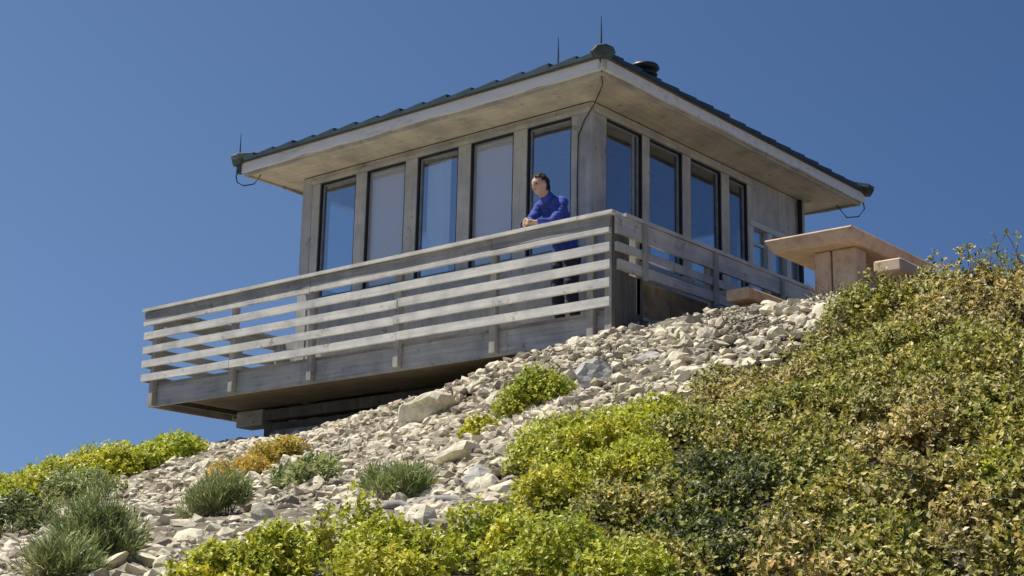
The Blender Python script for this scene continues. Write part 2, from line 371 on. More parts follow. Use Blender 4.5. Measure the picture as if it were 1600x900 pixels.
def window(axis, a, b, curtain=None, blind=.0, split=None, curt_light=False):
    """recessed window: black outer frame, grey sash, one pane"""
    z0, z1 = ZB, ZH
    def bx(m_, u0, u1, v0, v1, d0, d1):      # d = depth into the wall
        if axis == 0: m_.box((u0, Y0+d0, v0), (u1, Y0+d1, v1))
        else: m_.box((X1-d1, u0, v0), (X1-d0, u1, v1))
    m_ = MB(); fw = .02
    bx(m_, a+.001, a+fw, z0+.001, z1-.001, .0, .10); bx(m_, b-fw, b-.001, z0+.001, z1-.001, .0, .10)
    bx(m_, a+fw+.001, b-fw-.001, z1-fw, z1-.001, .0, .10); bx(m_, a+fw+.001, b-fw-.001, z0+.001, z0+fw, .0, .10)
    w_ = build('window', m_, BLACK, cab)
    s_ = MB(); c0, c1 = a+fw+.002, b-fw-.002; e0, e1 = z0+fw+.002, z1-fw-.002; sw = .020
    bx(s_, c0, c0+sw, e0, e1, .038, .085); bx(s_, c1-sw, c1, e0, e1, .038, .085)
    bx(s_, c0+sw+.001, c1-sw-.001, e1-sw, e1, .038, .085); bx(s_, c0+sw+.001, c1-sw-.001, e0, e0+sw, .038, .085)
    if split: bx(s_, split-.02, split+.02, e0+sw, e1-sw, .040, .083)
    build('sash', s_, SASH, w_)
    g_ = MB(); bx(g_, c0+sw-.004, c1-sw+.004, e0+sw-.004, e1-sw+.004, .052, .058); build('pane', g_, CURTLIT if curt_light else GLASS, w_)
    if curtain:
        c_ = MB(); u0, u1 = curtain; n_ = 26
        vs = []
        for i in range(n_+1):
            u = u0+(u1-u0)*i/n_; d = .10+.006*math.sin(i*1.7)+.003*math.sin(i*4.1)
            vs.append((u, d))
        for zz in (e0, e1-blind):
            for u, d in vs: c_.v.append((u, Y0+d, zz) if axis == 0 else (X1-d, u, zz))
        for i in range(n_): c_.f.append((i, i+1, n_+2+i, n_+1+i))
        o = build('curtain', c_, CURT, w_); md = o.modifiers.new('thick', 'SOLIDIFY'); md.thickness = .004
    return w_
window(0, *wl[0]); window(0, *wl[1], curtain=(-4.9, -4.32), blind=.06, curt_light=True); window(0, *wl[2], curtain=(-3.93, -3.52), blind=.05)
window(0, *wl[3], curtain=(-2.98, -2.44), blind=.05, curt_light=True); window(0, *wl[4])
window(1, *wr[0], split=1.93); window(1, *wr[1]); window(1, *wr[2]); window(1, *wr[3])
# low side window of three lights
m_ = MB(); F0, F1 = X1-.10, X1+.02
for a, b in ((LW0-.055, LW0+.05), (5.09, 5.22), (5.62, 5.74), (LW1-.06, LW1+.0)): m_.box((F0, a, LZ0), (F1, b, LZ1-.082))
m_.box((F0, LW0-.055, LZ1-.08), (F1+.012, LW1+.02, LZ1))
lw = build('window', m_, WHITE, cab, .004); tag(lw, 'low three light side window with white frame')
for a, b in ((LW0+.052, 5.088), (5.222, 5.618), (5.742, LW1-.062)):
    build('transom_bar', MB().box((X1-.07, a, .92), (X1-.03, b, .96)), WHITE, lw)
    build('pane', MB().box((X1-.055, a, LZ0+.002), (X1-.049, b, LZ1-.084)), GLASS, lw)
build('drain_pipe', MB().tube([(X1+.05, 5.97, ZS-.02), (X1+.05, 5.97, -1.0)], .035, 10), CABLE, cab, smooth=True)
# foundation: crib walls under the cab
build('foundation_block', MB().box((-7.42, 1.0, -1.62), (-6.86, 1.3, -1.395)), WX, cab, .01)
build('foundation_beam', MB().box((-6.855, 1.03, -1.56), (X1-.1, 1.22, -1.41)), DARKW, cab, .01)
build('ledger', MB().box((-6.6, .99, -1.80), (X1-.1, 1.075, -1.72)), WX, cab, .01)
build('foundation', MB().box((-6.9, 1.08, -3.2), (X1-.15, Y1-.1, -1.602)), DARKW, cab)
build('foundation', MB().box((X1-.1, .95, -2.2), (X1+.75, 5.2, -1.115)), STONEW, cab)

# roof -----------------------------------------------------------------
OV = .62; EX0, EX1, EY0, EY1 = X0-.69, X1+OV, Y0-OV, Y1+.70
ZE = 1.93
def ring_part(name, m, z0, z1, t, out=0.0, joint=True):
    """four eave boards butted at the corners"""
    a0, a1, b0, b1 = EX0-out, EX1+out, EY0-out, EY1+out
    for A, B in (((a0, b0), (a1, b0+t)), ((a0, b1-t), (a1, b1)), ((a0, b0+t+.001), (a0+t, b1-t-.001)), ((a1-t, b0+t+.001), (a1, b1-t-.001))):
        mb = MB()
        if abs(B[0]-A[0]) > abs(B[1]-A[1]):           # slightly wavy old boards
            nseg = 40; ys = (A[1], B[1]); 
            for i in range(nseg+1):
                x = A[0]+(B[0]-A[0])*i/nseg; w = .007*math.sin(x*3.1)+.006*math.sin(x*7.7+1)
                for yy, zz in ((ys[0], z0+w), (ys[1], z0+w), (ys[1], z1), (ys[0], z1)): mb.v.append((x, yy, zz))
        else:
            nseg = 40; xs = (A[0], B[0])
            for i in range(nseg+1):
                y = A[1]+(B[1]-A[1])*i/nseg; w = .005*math.sin(y*2.7)+.004*math.sin(y*6.3+1)
                for xx, zz in ((xs[0], z0+w), (xs[1], z0+w), (xs[1], z1), (xs[0], z1)): mb.v.append((xx, y, zz))
        for i in range(nseg):
            for k in range(4): mb.f.append((i*4+k, i*4+(k+1) % 4, i*4+4+(k+1) % 4, i*4+4+k))
        mb.f.append((0, 1, 2, 3)); mb.f.append(tuple(nseg*4+k for k in range(4)))
        build(name, mb, m, cab)
ring_part('fascia', FASC, ZE, ZE+.135, .03)
ring_part('eave_moulding', TRIM, ZE-.045, ZE-.012, .022, -.05)
# soffit, one sheet per side, sloping gently
ZI = 1.868
def soff(c4, m):
    mb = MB(); mb.v = [(x, y, z) for x, y, z in c4]+[(x, y, z+.012) for x, y, z in c4]
    mb.f = [(0, 1, 2, 3), (7, 6, 5, 4), (0, 4, 5, 1), (1, 5, 6, 2), (2, 6, 7, 3), (3, 7, 4, 0)]
    build('soffit', mb, m, cab)
q = .031; ZO = ZE-.005
soff([(EX0+q, EY0+q, ZO), (EX1-q, EY0+q, ZO), (X1, Y0, ZI), (X0, Y0, ZI)], SOFF)
soff([(EX1-q, EY0+q, ZO), (EX1-q, EY1-q, ZO), (X1, Y1, ZI), (X1, Y0, ZI)], SOFFY)
soff([(EX1-q, EY1-q, ZO), (EX0+q, EY1-q, ZO), (X0, Y1, ZI), (X1, Y1, ZI)], SOFF)
soff([(EX0+q, EY1-q, ZO), (EX0+q, EY0+q, ZO), (X0, Y0, ZI), (X0, Y1, ZI)], SOFFY)
# hip roof of stepped metal tiles
PR = .06; RX0, RX1, RY0, RY1 = EX0-PR, EX1+PR, EY0-PR, EY1+PR
RZ = ZE+.137; SLOPE = math.tan(R(14))
mb = MB(); TW = .40
def tilerow(P0, P1, inward, run):
    P0 = Vector(P0); P1 = Vector(P1); inward = Vector(inward); L = (P1-P0).length; d = (P1-P0)/L
    nt_ = round(L/TW); w = L/nt_
    rows = int(run/.35)
    for r_ in range(rows):
        s0 = r_*.35; s1 = s0+.36
        for i in range(nt_):
            u0, u1 = i*w, (i+1)*w
            lo = s0; hi = L-s0
            if u1 <= lo or u0 >= hi: continue
            u0c, u1c = max(u0, lo), min(u1, hi)
            zb = s0*SLOPE; zt = s1*SLOPE
            jit = random.uniform(-.006, .006)
            lift0, lift1 = .048+jit, (.092 if inward.y > .5 else .070)+jit*1.5
            base = [P0+d*u0c+inward*s0, P0+d*u1c+inward*s0, P0+d*min(u1c, L-s1)+inward*s1, P0+d*max(u0c, min(s1, u1c))+inward*s1]
            zz = [zb, zb, zt, zt]; up = [lift0, lift1, lift1*.4, lift0*.4]
            c8 = [(p.x, p.y, RZ+z-.0) for p, z in zip(base, zz)]+[(p.x, p.y, RZ+z+h) for p, z, h in zip(base, zz, up)]
            mb.quadbox(c8)
CW, CD = RX1-RX0, RY1-RY0; RUN = min(CW, CD)/2
tilerow((RX0, RY0, 0), (RX1, RY0, 0), (0, 1, 0), RUN)
tilerow((RX1, RY0, 0), (RX1, RY1, 0), (-1, 0, 0), RUN)
tilerow((RX1, RY1, 0), (RX0, RY1, 0), (0, -1, 0), RUN)
tilerow((RX0, RY1, 0), (RX0, RY0, 0), (1, 0, 0), RUN)
# deck under the tiles
a = [(RX0+.01, RY0+.01, RZ-.003), (RX1-.01, RY0+.01, RZ-.003), (RX1-.01, RY1-.01, RZ-.003), (RX0+.01, RY1-.01, RZ-.003)]
rf = build('roof', mb, ROOF, cab)
xm, ym = (RX0+RX1)/2, (RY0+RY1)/2; zr_ = RZ+RUN*SLOPE+.02
mb = MB(); mb.v = a+[(xm, ym, zr_)]; mb.f = [(0, 1, 4), (1, 2, 4), (2, 3, 4), (3, 0, 4), (3, 2, 1, 0)]
build('roof_deck', mb, DARKW, cab)
for cx, cy in ((RX1, RY0), (RX0, RY0), (RX1, RY1), (RX0, RY1)):     # barrel caps over the hips
    mb = MB(); p = Vector((cx, cy, RZ+.04)); e = Vector((xm, ym, zr_+.06))
    d = (e-p).normalized(); pts = [p-d*.03, p-d*.02, p+d*.06]; rs = [.07, .10, .115]
    k = 0; L = (e-p).length
    while .06+k*.34 < L-.3:
        pts += [p+d*(.07+k*.34)+Vector((0, 0, .012)), p+d*(.06+(k+1)*.34-.02)]; rs += [.12, .10]; k += 1
    mb.tube(pts, rs, 8)
    for i_, v__ in enumerate(mb.v):          # low barrel, wider than high
        q3 = Vector(v__); t_ = (q3-p).dot(d); c3 = p+d*t_; o3 = q3-c3; mb.v[i_] = (c3.x+o3.x*1.25, c3.y+o3.y*1.25, c3.z+o3.z*.8)
    build('hip_cap', mb, CAPM, rf)
build('hip_end_plate', MB().box((EX1-.045, EY0-.035, ZE-.01), (EX1+.035, EY0+.045, ZE+.13)), TRIM, rf, .01)
build('hip_end_plate', MB().box((EX0-.035, EY0-.035, ZE-.015), (EX0+.045, EY0+.045, ZE+.13)), CAPM, rf, .01)
# cowl vent on the right-hand slope
vx, vy, vz = -.78, 1.60, 2.25
v_ = build('vent', MB().lathe((vx, vy, vz-.15), [(.075, 0), (.075, .27), (.085, .27)]), METAL, rf, smooth=True)
build('cowl', MB().lathe((vx, vy, vz+.03), [(.10, -.01), (.155, .0), (.165, .02), (.12, .035), (.10, .05), (.105, .065), (.16, .075), (.19, .10), (.175, .135), (.10, .165), (.02, .172)], 24), BLACK, v_, smooth=True)
# lightning rods
for x, y, z0, z1 in ((-1.23, .45, 2.1, 2.53), (-.59, .45, 2.2, 2.62), (-7.05, .45, 2.08, 2.57), (-.70, .60, 2.15, 2.50)):
    build('lightning_rod', MB().tube([(x, y, z0), (x+.004, y, z0+.22), (x, y, z1)], [.013, .010, .004], 6), METAL, rf)
# cables
build('cable', MB().tube([(-.50, .36, 2.10), (-.53, .35, 2.02), (-.52, .37, 1.95), (-.62, .50, 1.89), (-.72, .66, 1.875), (-.86, .80, 1.86), (-1.02, .94, 1.83), (-1.12, .985, 1.76), (-1.24, .985, 1.62), (-1.325, .985, 1.45), (-1.335, .985, .9), (-1.33, .985, .4), (-1.33, .985, -.9)], .007, 6), CABLE, cab, smooth=True)
build('cable', MB().tube([(EX0+.02, EY0-.03, ZE+.03), (EX0-.03, EY0-.03, ZE-.05), (EX0-.02, EY0-.01, ZE-.14), (EX0+.06, EY0+.05, ZE-.19), (EX0+.2, EY0+.12, ZE-.17), (EX0+.24, EY0+.2, ZE-.02)], .009, 6), CABLE, cab, smooth=True)
build('cable', MB().tube([(EX1-.02, EY1-.02, ZE+.02), (EX1+.0, EY1-.02, ZE-.10), (EX1-.1, EY1-.02, ZE-.2), (EX1-.25, EY1-.1, ZE-.21), (EX1-.36, EY1-.2, ZE-.02)], .009, 6), CABLE, cab, smooth=True)

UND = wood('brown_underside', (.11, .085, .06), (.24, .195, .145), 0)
# ------------------------------------------------------------------ deck with its railing
deck = thing('deck', 'cantilevered grey wooden catwalk deck with slatted railing around the cabin', 'deck', (-3.5, .5, -1.4))
DX0, DY1 = -8.19, 2.35
# floor planks
mb = MB(); y = .012
while y < CY-.03:
    mb.box((DX0+.06, y, -1.105), (-.03, min(y+.135, CY-.02), -1.065)); y += .145
build('deck_boards', mb, WX, deck)
mb = MB(); y = CY-.01
while y < 5.9:
    mb.box((CX+.02, y, -1.105), (-.03, y+.135, -1.067)); y += .145
build('deck_boards', mb, WX, deck)
mb = MB(); y = CY-.01
while y < DY1-.1:
    mb.box((DX0+.06, y, -1.105), (X0-.02, y+.135, -1.066)); y += .145
build('deck_boards', mb, WX, deck)
# rim beams
def seg_board(x0, x1, y0, y1, z0, z1, m, name='rail_board', parent=None, amp=.004):
    """a long board, a touch bowed and warped"""
    mb = MB(); ns = 10; ph = random.uniform(0, 6)
    lx = abs(x1-x0) > abs(y1-y0)
    for i in range(ns+1):
        t = i/ns; w = amp*math.sin(t*5+ph)
        if lx:
            x = x0+(x1-x0)*t; pts = [(x, y0+w, z0+w), (x, y1+w, z0+w), (x, y1+w, z1+w), (x, y0+w, z1+w)]
        else:
            y = y0+(y1-y0)*t; pts = [(x0+w, y, z0+w), (x1+w, y, z0+w), (x1+w, y, z1+w), (x0+w, y, z1+w)]
        mb.v += pts
    for i in range(ns):
        for k in range(4): mb.f.append((i*4+k, i*4+(k+1) % 4, i*4+4+(k+1) % 4, i*4+4+k))
    mb.f.append((0, 1, 2, 3)); mb.f.append(tuple(ns*4+k for k in range(4)))
    return build(name, mb, m, parent or deck)
brk = [DX0+.03, -4.98, -1.55, -.05]
for a, b in zip(brk, brk[1:]): seg_board(a+.002, b-.002, .0, .045, -1.395, -1.108, RIM, 'rim_beam', amp=.0015)
seg_board(DX0+.03, DX0+.075, .047, DY1, -1.395, -1.108, WY, 'rim_beam', amp=.001)
seg_board(DX0+.08, X0-.02, DY1-.045, DY1, -1.395, -1.11, WX, 'rim_beam', amp=.001)
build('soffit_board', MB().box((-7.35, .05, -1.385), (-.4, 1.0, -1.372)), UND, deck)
# joists below
for i in range(18):
    x = DX0+.35+i*.44
    if x > -.2: break
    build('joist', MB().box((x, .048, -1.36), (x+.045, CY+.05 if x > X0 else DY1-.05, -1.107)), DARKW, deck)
PX = [-8.0, -6.29, -4.76, -3.24, -1.72, -.33]
for i, x in enumerate(PX):
    x0 = x-.045
    build('post', MB().box((x0, -.078, -1.37 if i else -1.40), (x0+.09, -.004, -.045)), WZ, deck, .005)
# slats on the front
def slatrow(z0, z1, m, breaks, x1=-.035, dy=0):
    xs = [DX0-.01]+breaks+[x1]
    for a, b in zip(xs, xs[1:]):
        dz = random.uniform(-.006, .006)
        seg_board(a+.003, b-.003, -.122+dy, -.081, z0+dz, z1+dz, m, amp=.004)
slatrow(-.172, -.048, WX, [-4.76, -1.72]); slatrow(-.243, -.188, PALE, [-4.76, -1.72], dy=-.014); slatrow(-.445, -.345, PALE, [-4.0]); slatrow(-.645, -.545, PALE, [-3.2])
slatrow(-.845, -.745, PALE, [-3.24]); slatrow(-1.05, -.950, PALE, [-6.29, -3.2])
for a, b in ((DX0-.04, -4.762), (-4.758, -1.722), (-1.718, .02)):
    seg_board(a, b, -.154, .055, -.042, .0, PALE, 'cap_rail', amp=.0025)
# corner panel where the railing turns
mb = MB()
for k in range(4): mb.box((-.034, -.07+k*.135, -1.40+.02*k), (-.004, .06+k*.135, -.24 if k < 2 else -.66))
build('corner_panel', mb, DARKW, deck, .004)
build('post', MB().box((-.135, -.078, -1.42), (-.04, .02, -.045)), WZ, deck, .005)
# right-hand railing
RYE = 5.6
for a, b in ((.06, 3.42), (3.424, RYE)):
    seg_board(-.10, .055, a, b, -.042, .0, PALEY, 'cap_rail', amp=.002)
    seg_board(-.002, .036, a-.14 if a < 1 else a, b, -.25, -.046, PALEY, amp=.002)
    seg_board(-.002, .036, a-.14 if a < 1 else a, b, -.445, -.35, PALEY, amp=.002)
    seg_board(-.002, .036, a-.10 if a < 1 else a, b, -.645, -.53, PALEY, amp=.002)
for y in (.36, 1.86, 3.40, 4.9):
    build('post', MB().box((-.092, y-.045, -1.07), (-.004, y+.045, -.045)), WZ, deck, .005)
seg_board(-.085, -.045, .47, 5.2, -1.32, -.66, STONEW, 'skirt_panel', amp=.003)
for y in (.42, 1.86, 3.40): build('post', MB().box((.038, y-.035, -.69), (.075, y+.035, -.05)), WZ, deck, .004)
# left-hand return railing
for z0, z1 in ((-.20, -.046), (-.445, -.345), (-.645, -.545), (-.845, -.745), (-1.05, -.95)):
    seg_board(DX0-.0, DX0+.04, -.078, DY1, z0, z1, WY, amp=.003)
seg_board(DX0-.03, DX0+.15, .058, DY1+.05, -.042, .0, WY, 'cap_rail', amp=.002)
for y in (.03, 1.48, DY1-.1):
    build('post', MB().box((DX0+.042, y, -1.38), (DX0+.13, y+.09, -.045)), WZ, deck, .005)
for z0, z1 in ((-.20, -.046), (-.445, -.345), (-.645, -.545), (-.845, -.745), (-1.05, -.95)):
    seg_board(DX0+.14, X0-.02, DY1-.02, DY1+.02, z0, z1, WX, amp=.003)

# ------------------------------------------------------------------ concrete picnic table
def conc():
    m, t, b = mat('tan_concrete', .85)
    c = ramp(t, noise(t, 3, 6), [(.28, (.40, .285, .195)), (.45, (.56, .41, .29)), (.7, (.65, .50, .375))])
    s = ramp(t, noise(t, 9, 8, (1, 1, 1), .8), [(.32, (.62, .60, .58)), (.48, (1, 1, 1)), (.7, (1.08, 1.08, 1.1))])
    t.links.new(mul(t, c, s), b.inputs['Base Color']); bump(t, b, noise(t, 40, 5), .3, .005); return m
CON = conc()
tb = thing('picnic_table', 'tan concrete picnic table with two benches on the crest right of the railing', 'picnic table', (1.8, 1.9, -1.05))
TZ = -.30
mb = MB(); mb.quadbox([(1.28, 1.03, TZ-.145), (2.22, 1.03, TZ-.145), (2.22, 2.85, TZ-.145), (1.28, 2.85, TZ-.145), (1.21, .96, TZ), (2.27, .96, TZ), (2.27, 2.9, TZ), (1.21, 2.9, TZ)])
build('tabletop', mb, CON, tb, .018)
for y0 in (1.25, 2.25):
    for xa, xb in ((1.66, 1.85), (1.872, 2.15)): build('pedestal', MB().box((xa, y0, -1.3), (xb, y0+.24, TZ-.147)), CON, tb, .015)
build('stretcher', MB().box((1.82, 1.492, -1.0), (1.98, 2.248, -.55)), CON, tb, .01)
BZ = -.74
for x0, x1, y0 in ((.66, .95, 1.08), (2.50, 2.80, .93)):
    s_ = build('bench_seat', MB().box((x0, y0, BZ-.13), (x1, y0+1.8, BZ)), CON, tb, .015)
    for yy in (y0+.25, y0+1.3): build('bench_leg', MB().box((x0+.05, yy, -1.35), (x1-.05, yy+.2, BZ-.132)), CON, tb, .01)

# ------------------------------------------------------------------ rocks
def ico(level):
    bm = bmesh.new(); bmesh.ops.create_icosphere(bm, subdivisions=level, radius=1)
    V = np.array([v.co[:] for v in bm.verts]); F = np.array([[v.index for v in f.verts] for f in bm.faces]); bm.free(); return V, F
I1, I2, I3 = ico(1), ico(2), ico(3)
def rocks(pos, size, flatness, I, r_=rng, cuts=9):
    """angular stones: each a sphere cut by random planes; -> V (n,k,3)"""
    n = len(pos); D, F = I
    N = r_.normal(size=(n, cuts, 3)); N /= np.linalg.norm(N, axis=2, keepdims=True); h = r_.uniform(.50, .88, (n, cuts))
    dots = np.einsum('kd,ncd->nkc', D, N); rad = np.where(dots > .05, h[:, None, :]/np.maximum(dots, .05), 9).min(2); rad = np.minimum(rad, 1.15)
    V = D[None]*rad[..., None]
    sc = np.stack([r_.uniform(.75, 1.3, n), r_.uniform(.65, 1.1, n), flatness*r_.uniform(.6, 1.1, n)], 1)
    V = V*sc[:, None, :]
    a = r_.uniform(0, 6.283, n); tl = r_.normal(0, .45, n)
    c, s = np.cos(tl)[:, None], np.sin(tl)[:, None]; y_, z_ = V[..., 1]*c-V[..., 2]*s, V[..., 1]*s+V[..., 2]*c
    V = np.stack([V[..., 0], y_, z_], -1)
    c, s = np.cos(a)[:, None], np.sin(a)[:, None]; x_, y_ = V[..., 0]*c-V[..., 1]*s, V[..., 0]*s+V[..., 1]*c
    V = np.stack([x_, y_, V[..., 2]], -1)*size[:, None, None]+pos[:, None, :]
    return V, F
def scatter(N):
    x = rng.uniform(-13, 5, N); y = rng.uniform(-11, 5.5, N); z = ground(x, y); P_ = np.stack([x, y, z], 1)
    px, py, d = project(P_)
    inside = inpoly(px, py, SCREE)
    near = inpoly(px+rng.normal(0, 22, N), py+rng.normal(0, 14, N), SCREE)
    under = (x > -7.5) & (x < -.3) & (y > 1.1)
    dens = .12+2.2*np.clip(vn(x+50, y+50, .9, 5)+vn(x+50, y+50, 2.3, 6)*.6+.52, 0, 1)**1.6      # stones gather in drifts, soil between
    return P_[(inside | near) & ~under & (d > 5) & (rng.random(N) < dens)]
PT = scatter(420000); rng.shuffle(PT)
big = []
sz = rng.uniform(.04, .115, 2200)*rng.uniform(.8, 1.2, 2200)
order = np.argsort(-sz)[:300]
for k in order:                                          # the 300 that show largest
    if k >= len(PT): continue
    p = PT[k]
    V, Fq = rocks(p[None]+[[0, 0, sz[k]*.3]], sz[k:k+1], .72, I2, cuts=11)
    o = npmesh('rock', V[0], Fq, ROCK, loc=p)
    tag(o, 'pale angular stone half sunk in the loose scree of the slope', 'rock', 'pale stones in the scree')
rest = PT[300:]
N1 = min(len(rest), 60000); s1 = np.clip(rng.lognormal(-3.58, .55, N1)*np.exp(1.1*vn(rest[:N1, 0]+50, rest[:N1, 1]+50, 1.4, 8)), .010, .095)
q_ = rest[:N1]+np.stack([np.zeros(N1), np.zeros(N1), s1*.38], 1)
V, Fq = rocks(q_, s1, .75, I1, cuts=8); k = V.shape[1]
FF = (Fq[None]+(np.arange(N1)*k)[:, None, None]).reshape(-1, 3)
o = npmesh('scree', V.reshape(-1, 3), FF, ROCK, loc=(0, -4, -3)); tag(o, 'loose pale broken stones covering the slope below the lookout', 'scree', kind='stuff')
def boulder(px, py, s, label, m=ROCK, fl=.7, seed=1, scx=1.0):
    x, y, z, d = hit(px, py); r0 = np.random.default_rng(seed)
    V, Fq = rocks(np.array([[0, 0, 0.]]), np.array([1.]), fl, I3, r0, 12)
    V = V[0]*s*np.array([scx, 1, 1]); V += .03*s*np.sin(V*17/s)
    V += np.array([x, y, z+s*.15])
    o = npmesh('boulder', V, Fq, m, loc=(x, y, z)); tag(o, label, 'boulder'); return o
boulder(668, 655, .37, 'largest pale boulder, wide and smooth, just below the dark gap under the deck', seed=3, scx=1.15)
boulder(722, 722, .25, 'cream boulder at mid slope left of the lime green mound', seed=5)
boulder(925, 602, .28, 'upright grey blocky boulder right of the lime green mound', ROCKG, .95, 8, .9)
boulder(905, 635, .17, 'flat slab tilted under the upright grey boulder', ROCKG, .4, 12, 1.6)
boulder(742, 752, .14, 'dark grey rounded rock above the driftwood log', ROCKG, .6, 15, 1.4)
boulder(240, 888, .13, 'flat tan rock at the lower left edge by the feathery shrub', seed=17, fl=.45, scx=1.5)
boulder(1275, 520, .16, 'pale rock on the crest next to the thicket edge in front of the table', seed=21)
boulder(1010, 570, .13, 'grey chunky rock in a dark hollow above the yellow shrubs', ROCKG, .8, 23, 1.2)
boulder(252, 745, .12, 'pale rounded rock under the left crest shrub', seed=27)
# driftwood log
x0, y0, z0, _ = hit(592, 806); x1, y1, z1, _ = hit(758, 786)
mb = MB(); pts = []
for i in range(12):
    t = i/11; pts.append((x0+(x1-x0)*t+.02*math.sin(i), y0+(y1-y0)*t, z0+(z1-z0)*t+.05+.02*math.sin(i*1.3)))
mb.tube(pts, [.02]+[.033+.008*math.sin(i*2.1) for i in range(10)]+[.012], 9)
o = build('log', mb, WX, None, smooth=True, loc=((x0+x1)/2, (y0+y1)/2, (z0+z1)/2)); tag(o, 'weathered grey log lying across the stones above the front shrubs', 'log')

# ------------------------------------------------------------------ shrubs
def unit(v): return v/np.maximum(np.linalg.norm(v, axis=-1, keepdims=True), 1e-9)
def shrub(px, py, wpx, hm, kind, label, dens=1.0, leaf=.028, style='rosette', clumps=None, crs=1.0, name='shrub', group=None, fl=1.0, stem=STEM, cat='shrub', depth=None):
    """px,py: where its foot meets the slope; wpx: width in the photo; hm: height in metres"""
    x, y, z, d = hit(px, py)
    rx = wpx/2*d/FPX; ry = depth if depth else rx*(.9 if style == 'needle' else 1.5)
    root = thing(name, label, cat, (x, y, z), group)
    nc = clumps or max(9, int(rx*ry*(48 if style == 'rosette' else 34)))
    # sub-domes spread over the footprint, across / along the line of sight
    a = rng.uniform(0, 2*np.pi, nc); q = np.sqrt(rng.uniform(0, 1, nc))*.92
    right = np.array([CR[0], CR[1]]); right /= np.linalg.norm(right); fwd = np.array([-right[1], right[0]])
    cxy = np.array([x, y])+np.outer(q*np.cos(a)*rx, right)+np.outer(q*np.sin(a)*ry, fwd)
    cr = np.clip(rng.normal(.2 if style != 'rosette' else .215, .06, nc), .09, .36)*min(1.0, max(rx, .25)/.45)*crs
    cz = ground(cxy[:, 0], cxy[:, 1]); hh = hm*(1-.6*q**2)*rng.uniform(.55, 1.2, nc)
    svz = np.clip(hh/(2*cr)+.15, .9, 2.0)
    cen = np.stack([cxy[:, 0], cxy[:, 1], cz+np.maximum(hh-cr*svz, cr*.1)], 1)
    # tips on the outside of the clumps
    area = 4*np.pi*cr**2; ntip = np.maximum(8, (area*dens*(430 if leaf < .034 else 330)).astype(int)); own = np.repeat(np.arange(nc), ntip); n = len(own)
    dr = unit(rng.normal(size=(n, 3))+np.array([0, 0, .55])); rad = cr[own]*rng.uniform(.6, 1.12, n)
    dr[:, 2] = np.abs(dr[:, 2])*.9-.15*rng.random(n); dr = unit(dr)
    dr[:, 2] = np.where(rng.random(n) < .35, -np.abs(dr[:, 2]), dr[:, 2]) if style != 'needle' else dr[:, 2]
    tip = cen[own]+dr*rad[:, None]*np.stack([np.ones(n), np.ones(n), svz[own]], 1)
    ax = unit(dr*.8+np.array([0, 0, .7])+rng.normal(0, .35, (n, 3)))
    if style == 'rosette': m = 7
    elif style == 'needle': m = 9
    else: m = 5
    L = leaf*np.clip(rng.lognormal(-.05, .3, (n, m)), .45, 1.9); 
    e1 = unit(np.cross(ax, rng.normal(size=(n, 3)))); e2 = np.cross(ax, e1)
    ph = (np.arange(m)[None]*2.4+rng.uniform(0, 6.28, (n, 1))); 
    spread = rng.uniform(.65, 1.45, (n, m)) if style != 'needle' else rng.uniform(.1, .8, (n, m))
    rdir = e1[:, None]*np.cos(ph)[..., None]+e2[:, None]*np.sin(ph)[..., None]
    ld = unit(ax[:, None]*np.cos(spread)[..., None]+rdir*np.sin(spread)[..., None])
    sd = unit(np.cross(ld, rdir+1e-3)); 
    wid = L*(.30 if style == 'rosette' else .038 if style == 'needle' else .22)*fl
    off = ax[:, None]*(rng.uniform(-.9, .5, (n, m))*leaf)[..., None]
    b0 = tip[:, None]+off; nrm = np.cross(ld, sd)
    v0 = b0; v1 = b0+ld*(L*.55)[..., None]+sd*wid[..., None]+nrm*(L*.08)[..., None]; v2 = b0+ld*L[..., None]; v3 = b0+ld*(L*.55)[..., None]-sd*wid[..., None]+nrm*(L*.08)[..., None]
    V = np.stack([v0, v1, v2, v3], 2).reshape(-1, 3); F = np.arange(len(V)).reshape(-1, 4)
    npmesh('foliage', V, F, LM[kind], root)
    # stems and twigs
    mb = MB()
    for i in range(nc):
        foot = np.array([x, y, z])*.25+np.array([cxy[i, 0], cxy[i, 1], cz[i]])*.75; foot[2] = gz(foot[0], foot[1])-.03
        c = cen[i]; mid = (foot+c)/2+rng.normal(0, .02, 3)
        mb.tube([(x, y, z-.01), foot, mid, c], [.012, .010, .007, .004], 4)
        idx_ = np.where(own == i)[0]
        for j in rng.choice(idx_, min(len(idx_), 9), replace=False): mb.tube([c, (c+tip[j])/2+rng.normal(0, .012, 3), tip[j]+dr[j]*rng.uniform(-.01, .05)], [.0045, .0035, .002], 3)
    build('stem', mb, stem, root)
    return root
yel = 'yellow'
# left side
shrub(60, 772, 200, .24, 'yellow', 'yellow green mat shrub on the far left skyline', leaf=.045, dens=.8)
shrub(165, 742, 150, .24, 'yellow', 'lime green mat shrub rising to the left skyline above the grey green bush', leaf=.045, dens=.8)
shrub(250, 722, 110, .14, 'bright', 'low bright green mat at the right end of the left skyline shrubs', leaf=.045, dens=.8)
shrub(95, 790, 150, .36, 'grey', 'rounded grey green bush below the left skyline mat', leaf=.045, style='leafy')
shrub(20, 842, 130, .36, 'dark', 'dark green bush at the left edge of the photo', leaf=.045, style='leafy')
shrub(150, 888, 120, .40, 'grey', 'tall feathery grey green shrub near the lower left corner', leaf=.075, style='needle', dens=1.5)
shrub(95, 905, 70, .22, 'grey', 'small feathery tuft at the bottom left beside the tall feathery shrub', leaf=.07, style='needle', dens=1.4)
shrub(352, 810, 95, .38, 'grey', 'feathery grey green shrub below the orange plant', leaf=.075, style='needle', dens=1.5)
shrub(415, 735, 130, .26, 'orange', 'orange tinged plant on the left skyline by the foundation', leaf=.05, style='leafy')
